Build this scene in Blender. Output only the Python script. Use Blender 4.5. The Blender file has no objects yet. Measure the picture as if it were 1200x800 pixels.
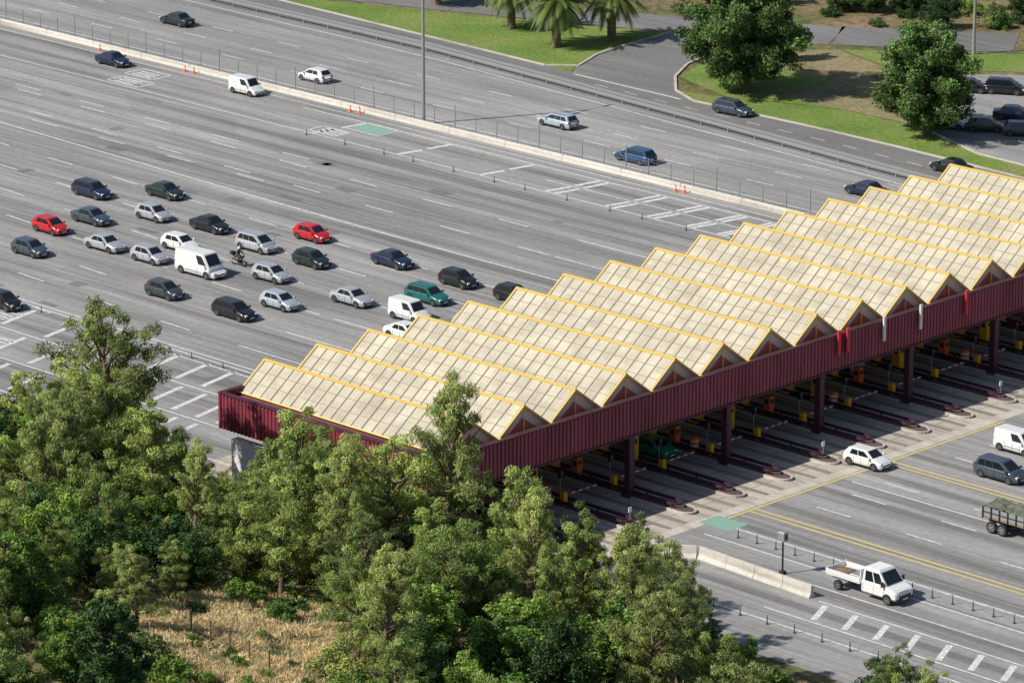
import bpy, math, random
import numpy as np
from mathutils import Vector, Matrix
random.seed(7); rng=np.random.default_rng(11)
scene=bpy.context.scene
COL=scene.collection

# ---------------------------------------------------------------- materials
def mat(name,color=(.5,.5,.5),rough=.6,metal=0.0,spec=None,coat=0.0):
    m=bpy.data.materials.new(name); m.use_nodes=True
    b=m.node_tree.nodes['Principled BSDF']
    b.inputs['Base Color'].default_value=(*color,1); b.inputs['Roughness'].default_value=rough
    b.inputs['Metallic'].default_value=metal
    if spec is not None: b.inputs['Specular IOR Level'].default_value=spec
    if coat: b.inputs['Coat Weight'].default_value=coat; b.inputs['Coat Roughness'].default_value=.08
    return m
class NT:
    def __init__(s,m): s.m=m; s.t=m.node_tree; s.b=s.t.nodes['Principled BSDF']
    def n(s,typ,**kw):
        x=s.t.nodes.new(typ)
        for k,v in kw.items(): setattr(x,k,v)
        return x
    def l(s,a,b): s.t.links.new(a,b)
    def coords(s,scale=(1,1,1),rot=(0,0,0),kind='Object'):
        tc=s.n('ShaderNodeTexCoord'); mp=s.n('ShaderNodeMapping')
        mp.inputs['Scale'].default_value=scale; mp.inputs['Rotation'].default_value=rot
        s.l(tc.outputs[kind],mp.inputs[0]); return mp.outputs[0]
    def noise(s,vec,scale=1,detail=4,rough=.6):
        x=s.n('ShaderNodeTexNoise'); x.inputs['Scale'].default_value=scale; x.inputs['Detail'].default_value=detail
        x.inputs['Roughness'].default_value=rough
        if vec is not None: s.l(vec,x.inputs['Vector'])
        return x.outputs['Fac']
    def ramp(s,fac,stops):
        r=s.n('ShaderNodeValToRGB'); e=r.color_ramp.elements
        while len(e)<len(stops): e.new(.5)
        for i,(p,c) in enumerate(stops):
            e[i].position=p; e[i].color=(*c,1) if not isinstance(c,(int,float)) else (c,c,c,1)
        s.l(fac,r.inputs[0]); return r.outputs[0]
    def mix(s,a,b,fac,mode='MIX'):
        x=s.n('ShaderNodeMix',data_type='RGBA',blend_type=mode)
        if isinstance(fac,(int,float)): x.inputs[0].default_value=fac
        else: s.l(fac,x.inputs[0])
        for v,i in((a,6),(b,7)):
            if isinstance(v,tuple): x.inputs[i].default_value=(*v,1)
            else: s.l(v,x.inputs[i])
        return x.outputs[2]
    def bump(s,h,strength=.3,dist=.05):
        x=s.n('ShaderNodeBump'); x.inputs['Strength'].default_value=strength; x.inputs['Distance'].default_value=dist
        s.l(h,x.inputs['Height']); s.l(x.outputs[0],s.b.inputs['Normal'])
    def color(s,c): s.l(c,s.b.inputs['Base Color'])

def asphalt(name,base,tint=(1,.98,.945),streak=.35):
    m=mat(name,(base,)*3,.85,spec=.25); t=NT(m)
    big=t.ramp(t.noise(t.coords((.03,.06,1)),1,4,.6),[(.3,.82),(.7,1.16)])
    st=t.ramp(t.noise(t.coords((.012,.55,1)),1,3,.55),[(.3,1-streak),(.5,1.0),(.72,1+streak*.7)])
    st2=t.ramp(t.noise(t.coords((.05,2.2,1)),1,2,.55),[(.34,.86),(.5,1.0),(.7,1.07)])
    fine=t.ramp(t.noise(t.coords((1.6,1.6,1)),1,5,.75),[(.3,.84),(.7,1.16)])
    ptc=t.n('ShaderNodeTexVoronoi'); ptc.inputs['Scale'].default_value=1
    t.l(t.coords((.035,.19,1)),ptc.inputs['Vector'])
    pr=t.n('ShaderNodeSeparateColor'); t.l(ptc.outputs['Color'],pr.inputs[0])
    pch=t.ramp(pr.outputs[0],[(0,.92),(.5,1.0),(1,1.06)])
    c=t.mix(tuple(base*x for x in tint),big,1,'MULTIPLY')
    for k in(st,st2,fine,pch): c=t.mix(c,k,1,'MULTIPLY')
    t.color(c); t.bump(t.noise(t.coords((9,9,9)),1,3,.7),.25,.02); return m
M={}
M['asph']=asphalt('worn_asphalt',.275)
M['asph2']=asphalt('far_asphalt',.285,streak=.22)
M['asph3']=asphalt('service_asphalt',.19,streak=.12)
def paint_mat(name,col,wear=.55):
    m=mat(name,col,.6,spec=.3); t=NT(m)
    f=t.ramp(t.noise(t.coords((2.2,4,1)),1,5,.75),[(.42,wear),(.62,0.0)])
    t.color(t.mix(col,(.3,.3,.29),f)); return m
M['white']=paint_mat('white_road_paint',(.78,.78,.76),.65)
M['yellow']=paint_mat('yellow_road_paint',(.78,.58,.13),.4)
M['green']=paint_mat('green_road_paint',(.2,.45,.33),.6)
def concrete(name,c,s=1.0):
    m=mat(name,c,.85,spec=.2); t=NT(m)
    a=t.ramp(t.noise(t.coords((.15*s,.9*s,1)),1,5,.65),[(.28,.62),(.5,1.0),(.75,1.15)])
    b=t.ramp(t.noise(t.coords((3,3,3)),1,4,.7),[(.3,.85),(.7,1.12)])
    t.color(t.mix(t.mix(c,a,1,'MULTIPLY'),b,1,'MULTIPLY')); return m
M['conc']=concrete('kerb_concrete',(.5,.46,.4))
M['barrierc']=concrete('barrier_concrete',(.6,.56,.49),.4)
def slab():
    m=concrete('plaza_slab_concrete',(.5,.445,.37)); t=NT(m)
    old=t.b.inputs['Base Color'].links[0].from_socket
    br=t.n('ShaderNodeTexBrick'); br.offset=0; br.inputs['Scale'].default_value=1
    br.inputs['Brick Width'].default_value=4.6; br.inputs['Row Height'].default_value=2.83
    br.inputs['Mortar Size'].default_value=.05
    for i,v in ((1,(1,1,1,1)),(2,(.82,.82,.82,1)),(3,(.45,.43,.4,1))): br.inputs[i].default_value=v
    t.l(t.coords(),br.inputs['Vector'])
    t.color(t.mix(old,br.outputs['Color'],1,'MULTIPLY')); return m
M['slab']=slab()
def maroon():
    m=mat('maroon_steel_cladding',(.2,.04,.07),.45,spec=.4); t=NT(m)
    f=t.ramp(t.noise(t.coords((.35,.5,.12)),1,5,.75),[(.3,.62),(.7,1.3)])
    t.color(t.mix((.26,.05,.075),f,1,'MULTIPLY')); return m
M['maroon']=maroon()
M['maroon_d']=mat('maroon_dark_steel',(.07,.02,.035),.6)
M['deck']=concrete('roof_deck',(.19,.075,.08))
def roofm():
    m=mat('polycarbonate_roof',(.5,.45,.34),.28,spec=.55); t=NT(m)
    co=t.coords((1/1.135,1/1.887,0.0)); 
    vf=t.n('ShaderNodeVectorMath',operation='FLOOR'); t.l(co,vf.inputs[0])
    wn=t.n('ShaderNodeTexWhiteNoise',noise_dimensions='3D'); t.l(vf.outputs[0],wn.inputs['Vector'])
    r=t.ramp(wn.outputs['Value'],[(0,.87),(.4,.98),(1,1.06)])
    d=t.ramp(t.noise(t.coords((.3,.3,.7)),1,5,.7),[(.3,.78),(.65,1.07)])
    d2=t.ramp(t.noise(t.coords((5,.5,.5)),1,4,.7),[(.3,.86),(.65,1.07)])
    c=t.mix((.70,.635,.48),r,1,'MULTIPLY'); c=t.mix(c,d,1,'MULTIPLY'); c=t.mix(c,d2,1,'MULTIPLY'); t.color(c)
    tr=t.n('ShaderNodeBsdfTranslucent'); t.l(c,tr.inputs[0]); mx=t.n('ShaderNodeMixShader'); mx.inputs[0].default_value=.2
    t.l(t.b.outputs[0],mx.inputs[1]); t.l(tr.outputs[0],mx.inputs[2]); t.l(mx.outputs[0],t.t.nodes['Material Output'].inputs[0])
    return m
M['roof']=roofm()
M['rib']=mat('roof_rib',(.31,.275,.21),.6)
M['ysteel']=mat('yellow_steel',(.85,.56,.12),.45)
M['gable']=mat('gable_glazing',(.75,.65,.56),.4)
M['gabler']=mat('gable_red_panel',(.5,.13,.11),.5)
M['ybox']=mat('yellow_cabinet',(.95,.48,.02),.4)
M['orange']=mat('orange_plastic',(.85,.16,.03),.5)
M['dark']=mat('dark_plastic',(.02,.02,.022),.5)
M['glass']=mat('car_glass',(.012,.016,.02),.06,spec=.8)
M['bglass']=mat('booth_glass',(.03,.06,.06),.1,spec=.8)
M['tire']=mat('tyre_rubber',(.015,.015,.015),.8)
M['rim']=mat('wheel_rim',(.35,.36,.37),.35,metal=.6)
M['head']=mat('headlamp',(.7,.72,.75),.15,spec=.8)
M['tail']=mat('tail_lamp',(.4,.015,.015),.25)
M['plate']=mat('number_plate',(.7,.7,.7),.5)
M['galv']=mat('galvanised_steel',(.36,.37,.37),.45,metal=.4)
M['wood']=concrete('old_wood',(.24,.16,.1),2)
M['wpaint']=mat('white_coating',(.75,.75,.73),.4)
M['red']=mat('red_signal_panel',(.65,.03,.05),.5)
M['jacket']=mat('rider_jacket',(.05,.05,.06),.7)
M['trunk']=concrete('bark',(.2,.145,.1),3)
M['teal']=mat('teal_booth',(.02,.26,.22),.4)
M['M_grn']=mat('delineator_green',(.05,.11,.09),.5)

def leafmat(name,c1,c2,transl=.25):
    m=bpy.data.materials.new(name); m.use_nodes=True; nt=m.node_tree; b=nt.nodes['Principled BSDF']; t=NT(m)
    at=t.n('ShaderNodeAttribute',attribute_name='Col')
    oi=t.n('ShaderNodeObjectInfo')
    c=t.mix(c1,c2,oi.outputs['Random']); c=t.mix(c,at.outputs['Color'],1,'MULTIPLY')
    t.l(c,b.inputs['Base Color']); b.inputs['Roughness'].default_value=.55; b.inputs['Specular IOR Level'].default_value=.3
    tr=t.n('ShaderNodeBsdfTranslucent'); t.l(c,tr.inputs['Color'])
    mx=t.n('ShaderNodeMixShader'); mx.inputs[0].default_value=transl
    out=nt.nodes['Material Output']; t.l(b.outputs[0],mx.inputs[1]); t.l(tr.outputs[0],mx.inputs[2]); t.l(mx.outputs[0],out.inputs[0])
    return m
M['lpine']=leafmat('pine_needles',(.15,.21,.07),(.42,.47,.15))
M['lpine2']=leafmat('young_pine_needles',(.2,.28,.07),(.42,.5,.14))
M['lbroad']=leafmat('broad_leaves',(.08,.18,.03),(.27,.39,.07))
M['ldark']=leafmat('dark_leaves',(.035,.09,.025),(.09,.17,.045))
M['lstreet']=leafmat('street_tree_leaves',(.1,.18,.055),(.14,.23,.06))
M['lpalm']=leafmat('palm_leaves',(.14,.2,.05),(.19,.24,.07))
M['ldry']=leafmat('dry_grass_blades',(.72,.58,.33),(.72,.58,.33))

# ---------------------------------------------------------------- mesh builder
class MB:
    def __init__(s): s.v=[]; s.f=[]; s.m=[]; s.sm=[]
    def add(s,vs,fs,mi=0,smooth=False):
        o=len(s.v); s.v+=[tuple(p) for p in vs]
        for f in fs: s.f.append([i+o for i in f]); s.m.append(mi); s.sm.append(smooth)
    def quad(s,a,b,c,d,mi=0): s.add([a,b,c,d],[(0,1,2,3)],mi)
    def box(s,x0,x1,y0,y1,z0,z1,mi=0):
        s.add([(x0,y0,z0),(x1,y0,z0),(x1,y1,z0),(x0,y1,z0),(x0,y0,z1),(x1,y0,z1),(x1,y1,z1),(x0,y1,z1)],
        [(0,3,2,1),(4,5,6,7),(0,1,5,4),(1,2,6,5),(2,3,7,6),(3,0,4,7)],mi)
    def bbox(s,x0,x1,y0,y1,z0,z1,b=.04,mi=0):
        s.add([(x0,y0,z0),(x1,y0,z0),(x1,y1,z0),(x0,y1,z0),(x0,y0,z1-b),(x1,y0,z1-b),(x1,y1,z1-b),(x0,y1,z1-b),
        (x0+b,y0+b,z1),(x1-b,y0+b,z1),(x1-b,y1-b,z1),(x0+b,y1-b,z1)],
        [(0,3,2,1),(8,9,10,11),(0,1,5,4),(1,2,6,5),(2,3,7,6),(3,0,4,7),(4,5,9,8),(5,6,10,9),(6,7,11,10),(7,4,8,11)],mi)
    def tube(s,pts,rad,n=6,mi=0,smooth=True,cap=True):
        pts=[Vector(p) for p in pts]
        if isinstance(rad,(int,float)): rad=[rad]*len(pts)
        vs=[];fs=[]
        for i,p in enumerate(pts):
            d=(pts[min(i+1,len(pts)-1)]-pts[max(i-1,0)]).normalized()
            up=Vector((0,0,1)) if abs(d.z)<.9 else Vector((1,0,0))
            a=d.cross(up).normalized(); b=d.cross(a)
            for k in range(n):
                t=2*math.pi*k/n; vs.append(p+a*math.cos(t)*rad[i]+b*math.sin(t)*rad[i])
        for i in range(len(pts)-1):
            for k in range(n):
                fs.append((i*n+k,i*n+(k+1)%n,(i+1)*n+(k+1)%n,(i+1)*n+k))
        s.add(vs,fs,mi,smooth)
        if cap:
            s.add([vs[k] for k in range(n)],[tuple(range(n))],mi); s.add([vs[-n+k] for k in range(n)],[tuple(range(n))],mi)
    def poly(s,pts,z,mi=0): s.add([(x,y,z) for x,y in pts],[tuple(range(len(pts)))],mi)
    def line(s,x0,y0,x1,y1,w,z=.008,mi=0):
        d=Vector((x1-x0,y1-y0,0)); n=Vector((-d.y,d.x,0)).normalized()*w/2
        s.quad((x0-n.x,y0-n.y,z),(x1-n.x,y1-n.y,z),(x1+n.x,y1+n.y,z),(x0+n.x,y0+n.y,z),mi)
    def mesh(s,name,mats):
        me=bpy.data.meshes.new(name); me.from_pydata(s.v,[],s.f)
        for k in mats: me.materials.append(M[k] if isinstance(k,str) else k)
        me.polygons.foreach_set('material_index',s.m); me.polygons.foreach_set('use_smooth',s.sm); me.update(); return me
    def obj(s,name,mats,parent=None,loc=(0,0,0),rz=0):
        return place(s.mesh(name,mats),name,loc,rz,parent)
def place(me,name,loc=(0,0,0),rz=0,parent=None,scale=None):
    o=bpy.data.objects.new(name,me); COL.objects.link(o); o.location=loc; o.rotation_euler=(0,0,rz)
    if scale: o.scale=scale
    if parent: o.parent=parent
    return o
def empty(name,loc=(0,0,0)):
    o=bpy.data.objects.new(name,None); COL.objects.link(o); o.location=loc; return o

# ---------------------------------------------------------------- terrain
def sst(a,b,x):
    t=min(1,max(0,(x-a)/(b-a))); return t*t*(3-2*t)
def toe(X): return -50+6.5*sst(25,62,X)
def vn(x,y):
    return math.sin(x*.11+1.3)*math.cos(y*.09-.4)+.5*math.sin(x*.23+y*.19)
def T(X,Y):
    d=toe(X)-1-Y
    if d>0:
        k=.32 if X<74 else .32-.2*sst(74,84,X)
        z=k*min(d,16)+.2*max(0,d-16)
        return -.03+z+vn(X,Y)*min(1,d/10)*.5
    d=Y-132
    if d>0: return -.03+.22*d+vn(X,Y)*min(1,d/10)*.6
    return -.03
xs=sorted(set([-2500,-1500,-900,-600,-400]+list(range(-300,301,5))+[400,600,900,1500,2500]))
ys=sorted(set([-900,-600,-450]+list(range(-400,-130,10))+list(np.arange(-130,-40,2.5))+list(range(-40,140,12))+list(range(132,240,6))+[300,400,600,1000,1800,3000]))
b=MB(); vs=[(x,y,T(x,y) if y<700 else T(x,700)) for y in ys for x in xs]; nx=len(xs)
b.add(vs,[(j*nx+i,j*nx+i+1,(j+1)*nx+i+1,(j+1)*nx+i) for j in range(len(ys)-1) for i in range(nx-1)],0,True)
g=mat('terrain_soil_grass',(.1,.1,.04),.9,spec=.1); t=NT(g)
n1=t.noise(t.coords((.09,.09,.09)),1,6,.7); n2=t.noise(t.coords((.9,.9,.9)),1,6,.75)
c=t.ramp(n1,[(.35,(.08,.12,.035)),(.5,(.19,.16,.08)),(.65,(.3,.2,.13))])
t.color(t.mix(c,t.ramp(n2,[(.3,.45),(.7,1.4)]),1,'MULTIPLY')); t.bump(n2,.6,.2)
M['terrain']=g
b.obj('ground',['terrain'])

def grassmat(name,a,bb,cc):
    g=mat(name,a,.9,spec=.1); t=NT(g)
    n1=t.noise(t.coords((.12,.12,.12)),1,5,.65); n2=t.noise(t.coords((2.2,2.2,2.2)),1,5,.75)
    c=t.ramp(n1,[(.3,a),(.52,bb),(.68,cc)]); t.color(t.mix(c,t.ramp(n2,[(.3,.55),(.7,1.4)]),1,'MULTIPLY')); t.bump(n2,.7,.15); return g
M['lawn']=grassmat('lawn_grass',(.12,.2,.045),(.18,.25,.06),(.25,.25,.1))
M['drygr']=grassmat('dry_verge',(.15,.17,.07),(.3,.24,.14),(.17,.19,.07))
M['M_grn2']=grassmat('cargo_load',(.06,.13,.1),(.17,.16,.12),(.25,.2,.14))

# ---------------------------------------------------------------- roads
b=MB(); 
xr=list(range(-400,401,20))
for i in range(len(xr)-1):
    x0,x1=xr[i],xr[i+1]
    b.quad((x0,toe(x0)+1.0,0),(x1,toe(x1)+1.0,0),(x1,48,0),(x0,48,0))
b.obj('toll_plaza_road',['asph'])
def interp(P,X):
    for (a,ya),(c,yc) in zip(P,P[1:]):
        if X<=c: return ya+(yc-ya)*(X-a)/(c-a)
    return P[-1][1]
def rail_y(X): return interp([(-400,84),(-121,73),(-84,72.6),(-43,69.3),(-8.8,66.5),(40,62),(400,40)],X)
b=MB()
for i in range(len(xr)-1):
    x0,x1=xr[i],xr[i+1]; b.quad((x0,49.6,0),(x1,49.6,0),(x1,rail_y(x1)-.4,0),(x0,rail_y(x0)-.4,0))
b.obj('motorway_road',['asph2'])
def serv_top(X): return interp([(-400,86),(-121,79),(-98,78),(-64,76.4),(-49,75.9),(-25,76.2),(-2,74.9),(60,72),(400,60)],X)
b=MB()
for i in range(len(xr)-1):
    x0,x1=xr[i],xr[i+1]; b.quad((x0,rail_y(x0)-.4,.004),(x1,rail_y(x1)-.4,.004),(x1,serv_top(x1),.004),(x0,serv_top(x0),.004))
b.obj('service_road',['asph3'])
b=MB()
b.poly([(-65.5,76.4),(-47.5,75.8),(-52,78),(-56.5,82.7),(-59.5,88),(-60.6,93),(-60,99),(-55,106),(-72,103),(-70.6,96),(-70.2,89.2),(-69.4,84.2),(-67.5,79)],.008)
b.obj('driveway_road',['asph3'])
b=MB()
L=[(-170,82),(-125,82.5),(-112,86.5),(-98,91.5),(-84,97),(-70,103),(-56.7,110),(-40,121),(-20,136)]
W=[3,3,3.2,3.4,3.6,4,4.6,4.6,4.6]
for (p,q),(w0,w1) in zip(zip(L,L[1:]),zip(W,W[1:])):
    if q[0]>-25: break
    n=Vector((-(q[1]-p[1]),q[0]-p[0])).normalized()
    b.quad((p[0]-n.x*w0,p[1]-n.y*w0,.012),(q[0]-n.x*w1,q[1]-n.y*w1,.012),(q[0]+n.x*w1,q[1]+n.y*w1,.012),(p[0]+n.x*w0,p[1]+n.y*w0,.012))
b.obj('upper_road',['asph3'])
b=MB()
b.poly([(-40,101),(-30,94),(-24,84.5),(-12,79.5),(10,78),(20,95),(0,112),(-20,118)],.008)
b.obj('parking_area_pavement',['asph2'])
b=MB()
b.poly([(-120,80),(-98,78.2),(-66,76.6),(-67.5,79),(-69.4,84.2),(-70.2,89.2),(-71,98),(-85,92),(-99,86.5),(-112,82)],.003)
b.poly([(-47.5,76.1),(-25,76.4),(-2,75.1),(10,77.8),(-12,79.2),(-24,84),(-34,84),(-46,79.5),(-52,78.2)],.003)
b.poly([(-56,83),(-46,79.7),(-34,84.2),(-30,93.5),(-36,97),(-50,93),(-60,93)],.003)
b.poly([(-42,102),(-20,119),(-30,122),(-52,105)],.003)
b.obj('lawn_grass',['lawn'])
b=MB(); b.poly([(-60,93.5),(-50,93.4),(-40.5,101),(-52,104.8),(-59,98)],.0035); b.poly([(-46,100.5),(-30,90),(-24,84.2),(-34,84.1),(-44,84),(-42,90)],.006)
b.obj('gravel_path',['drygr'])
b=MB()
def kerb(pts,w=.28,h=.13):
    for p,q in zip(pts,pts[1:]):
        d=Vector((q[0]-p[0],q[1]-p[1])); n=Vector((-d.y,d.x)).normalized()*w/2
        vs=[(p[0]-n.x,p[1]-n.y),(q[0]-n.x,q[1]-n.y),(q[0]+n.x,q[1]+n.y),(p[0]+n.x,p[1]+n.y)]
        b.add([(x,y,-.02) for x,y in vs]+[(x,y,h) for x,y in vs],[(4,5,6,7),(0,1,5,4),(1,2,6,5),(2,3,7,6),(3,0,4,7)],0)
kerb([(x,serv_top(x)) for x in range(-160,-66,6)]+[(-67.2,79),(-69.4,84.2),(-70.2,89.2),(-71,98)])
kerb([(-60.4,93),(-59.3,88),(-56.3,82.7),(-52,78.1)]+[(x,serv_top(x)) for x in (-47.5,-40,-30,-20,-10,0,20,60)])
kerb([(-24,84.3),(-12,79.4),(10,77.9)])
b.obj('kerb',['conc'])

# ---------------------------------------------------------------- median
b=MB()
for x in range(-200,-9,8):
    b.bbox(x,x+7.96,48.0,49.5,0,.16,.03,0); b.bbox(x,x+7.96,48.1,48.5,.15,.6,.08,0)
b.bbox(-9,200,48.6,49.5,0,.3,.04,0)
b.obj('median_concrete_barrier',['barrierc'])
b=MB()
x=-200
while x<2:
    b.tube([(x,48.9,.1),(x,48.9,2.1)],.05,5,0)
    if int((x+200)/3)%4==0: b.tube([(x,48.9,.1),(x,48.9,2.9)],.06,5,0)
    x+=3
for z in (.35,.7,1.05,1.4,1.75,2.05): b.tube([(-200,48.9,z),(2,48.9,z)],.012,3,0)
for i in range(0,404):
    xx=-200+i*.5; b.tube([(xx,48.9,.3),(xx+.25,48.9,2.05)],.007,3,0,cap=False)
b.obj('chain_link_fence',['galv'])
b=MB()
xx=[-200+4*i for i in range(75)]
for off in(0,1.1):
    for p,q in zip(xx,xx[1:]):
        yp,yq=rail_y(p)+off-.3,rail_y(q)+off-.3
        for z0,z1 in((.45,.55),(.55,.62),(.62,.72)):
            b.quad((p,yp,z0),(q,yq,z0),(q,yq,z1),(p,yp,z1),0)
        b.quad((p,yp,.72),(q,yq,.72),(q,yq+.09,.72),(p,yp+.09,.72),0)
        b.box(p-.05,p+.05,yp+.02,yp+.12,0,.7,0)
b.obj('guard_rail',['galv'])

# ---------------------------------------------------------------- canopy / toll
SP=5.66; YI=lambda i:-28.8+SP*i
empty_c=empty('toll_plaza_canopy')
XB,XF=12.3,35.0; ZR,ZV=9.7,7.65
b=MB(); rb=MB(); ys_=MB(); gb=MB()
for i in range(-2,14):
    y=YI(i); h=SP/2-.06
    b.quad((XB,y-h,ZV),(XF,y-h,ZV),(XF,y,ZR),(XB,y,ZR),0)
    b.quad((XF,y+h,ZV),(XB,y+h,ZV),(XB,y,ZR),(XF,y,ZR),0)
    nseg=20
    for k in range(nseg+1):
        xx=XB+(XF-XB)*k/nseg
        for s in(-1,1):
            wd=.03 if k%4 else .05
            p=[(xx-wd,y,ZR+.01),(xx+wd,y,ZR+.01),(xx+wd,y+s*h,ZV+.01),(xx-wd,y+s*h,ZV+.01)]
            up=Vector((0,s*(ZR-ZV),h)).normalized()*.05
            top=[tuple(Vector(q)+up) for q in p]
            rb.add(p+top,[(4,5,6,7) if s>0 else (7,6,5,4),(0,3,7,4),(1,2,6,5)],0)
    for f in(.33,.66):
        yy=y-h*f; zz=ZR-(ZR-ZV)*f
        rb.tube([(XB,yy,zz+.03),(XF,yy,zz+.03)],.03,4,0,False)
    ys_.box(XB-.15,XF+.15,y-.12,y+.12,ZR-.02,ZR+.1,0)
    for xx in(XB-.1,XF+.1):
        for s in(-1,1): ys_.tube([(xx,y,ZR+.02),(xx,y+s*h,ZV+.02)],.095,5,0,False)
    for s in (-1,1): ys_.tube([(XF+.12,y+s*h,ZV+.03),(XB,y+s*h,ZV+.03)],.07,4,0,False)
    ys_.tube([(XF+.1,y-h,ZV+.05),(XF+.1,y+h,ZV+.05)],.06,5,0,False)
    ys_.tube([(XF+.1,y,ZV),(XF+.1,y,ZR)],.05,5,0,False)
    ys_.tube([(XF+.1,y-h,ZV+.05),(36.2,y-h,7.95)],.05,5,0,False)
    gb.add([(XF-.12,y-h,ZV),(XF-.12,y+h,ZV),(XF-.12,y,ZR-.03)],[(0,1,2)],0)
    gb.add([(XF-.10,y-h*.55,ZV+.02),(XF-.10,y+h*.55,ZV+.02),(XF-.10,y,ZV+(ZR-ZV)*.53)],[(0,1,2)],1)
    gb.add([(XB+.2,y-h,ZV),(XB+.2,y+h,ZV),(XB+.2,y,ZR-.03)],[(2,1,0)],0)
b.obj('roof_panels',['roof'],empty_c); rb.obj('roof_ribs',['rib'],empty_c); ys_.obj('yellow_ridge_frame',['ysteel'],empty_c); gb.obj('gable_ends',['gable','gabler'],empty_c)
YL,YR=-44.9,49.0; XK=12.0
b=MB(); b.box(XK+.4,36.0,YL+.15,YR,7.0,7.5,0); b.obj('roof_deck',['deck'],empty_c)
b=MB()
def corr_y(x,y0,y1,z0,z1,sg):
    y=y0; step=.42
    while y<y1-.01:
        a=y;c=min(y+step,y1); mid=(a+c)/2
        b.quad((x,a,z0),(x,mid-.03,z0),(x,mid-.03,z1),(x,a,z1),0)
        b.quad((x,mid-.03,z0),(x-.08*sg,mid+.03,z0),(x-.08*sg,mid+.03,z1),(x,mid-.03,z1),0)
        b.quad((x-.08*sg,mid+.03,z0),(x-.08*sg,c-.03,z0),(x-.08*sg,c-.03,z1),(x-.08*sg,mid+.03,z1),0)
        b.quad((x-.08*sg,c-.03,z0),(x,c,z0),(x,c,z1),(x-.08*sg,c-.03,z1),0)
        y=c
def corr_x(y,x0,x1,z0,z1):
    x=x0; step=.42
    while x<x1-.01:
        c=min(x+step,x1); mid=(x+c)/2
        b.quad((x,y,z0),(mid-.03,y,z0),(mid-.03,y,z1),(x,y,z1),0)
        b.quad((mid-.03,y,z0),(mid+.03,y+.08,z0),(mid+.03,y+.08,z1),(mid-.03,y,z1),0)
        b.quad((mid+.03,y+.08,z0),(c-.03,y+.08,z0),(c-.03,y+.08,z1),(mid+.03,y+.08,z1),0)
        b.quad((c-.03,y+.08,z0),(c,y,z0),(c,y,z1),(c-.03,y+.08,z1),0)
        x=c
corr_y(36.4,YL,YR,5.15,8.0,1); corr_y(36.1,YL,YR,5.15,8.0,-1)
corr_y(XK,YL,YR,5.15,8.0,-1); corr_y(XK+.3,YL,YR,5.15,8.0,1)
corr_x(YL,XK,36.4,5.15,8.0); corr_x(YR,XK,36.4,5.15,8.0); corr_x(YL+.35,XK+.3,36.1,7.5,8.0)
b.obj('fascia_cladding',['maroon'],empty_c)
b=MB()
b.box(36.05,36.46,YL,YR,8.0,8.1,0); b.box(XK-.05,XK+.35,YL,YR,8.0,8.1,0); b.box(XK+.4,36.0,YL-.05,YL+.4,8.0,8.1,0)
b.box(36.05,36.5,YL,YR,5.05,5.15,0)
b.obj('fascia_capping',['maroon_d'],empty_c)
b=MB()
yc=-12.3-11.32*2
for k in range(8):
    y=yc+11.32*k
    for x in(36.0,13.0):
        b.box(x-.28,x+.28,y-.28,y+.28,.2,5.1,0); b.bbox(x-.45,x+.45,y-.45,y+.45,.1,.45,.05,0)
        b.box(x-.34,x+.34,y-.34,y+.34,4.7,5.1,0)
    b.box(13.2,35.7,y-.2,y+.2,5.2,6.9,0)
b.obj('columns',['maroon_d'],empty_c)
b=MB()
for (y,mi,w) in((.6,1,.16),(1.7,1,.16),(6.3,0,.13),(11.0,0,.13),(17.0,1,.16),(27.5,0,.13)):
    b.box(36.55,36.7,y-w,y+w,6.4,8.5,mi); b.box(36.45,36.56,y-.03,y+.03,7,7.2,2)
b.obj('lane_signal_panels',['wpaint','red','dark'],empty_c)
b=MB()
b.box(13.0,22,-44.5,-43.8,.2,4.4,0)
b.obj('end_wall',['wpaint'],empty_c)
b=MB(); b.quad((6,-48,.004),(43.6,-48,.004),(43.6,47.8,.004),(6,47.8,.004)); b.obj('plaza_slab_pavement',['slab'])
b=MB(); b.quad((43.6,-40,.006),(44.6,-40,.006),(44.6,47,.006),(43.6,47,.006)); b.obj('drain_channel',['conc'])
M['tread']=concrete('tyre_darkened_lane',(.24,.215,.19))
b=MB()
for i in range(-3,14):
    yc_=YI(i)+SP/2
    b.line(7,yc_-.95,43.4,yc_-.95,.5,.009,0); b.line(7,yc_+.85,43.4,yc_+.85,.5,.009,0)
b.obj('tyre_marks',['tread'])
M['island']=concrete('island_paving',(.13,.09,.085),2)
def island(y):
    b=MB(); n=8; x0,x1,hw,h=9.0,42.3,.8,.2
    out=[]
    for k in range(n+1):
        a=-math.pi/2+math.pi*k/n; out.append((x1-hw+hw*math.cos(a)*1.2,y+hw*math.sin(a)))
    for k in range(n+1):
        a=math.pi/2+math.pi*k/n; out.append((x0+hw+hw*math.cos(a)*1.2,y+hw*math.sin(a)))
    N=len(out); ins=[(x+(.15 if x<20 else -.15),yy+(.14 if yy<y else -.14)) for x,yy in out]
    b.add([(x,yy,0) for x,yy in out]+[(x,yy,h) for x,yy in out]+[(x,yy,h) for x,yy in ins],
        [(k,(k+1)%N,N+(k+1)%N,N+k) for k in range(N)]+[(N+k,N+(k+1)%N,2*N+(k+1)%N,2*N+k) for k in range(N)],1)
    b.add([(x,yy,h+.003) for x,yy in ins],[tuple(range(N))],0)
    for s in(-.5,.5):
        b.box(22,40.6,y+s-.07,y+s+.07,.42,.62,2)
        for x in range(22,41,3): b.box(x,x+.1,y+s-.05,y+s+.05,.2,.42,2)
    b.tube([(40.6,y-.5,.52),(41.1,y,.52),(40.6,y+.5,.52)],.1,6,2)
    b.obj('toll_island',['island','conc','maroon_d'])
for i in range(-3,14): island(YI(i))
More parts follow.
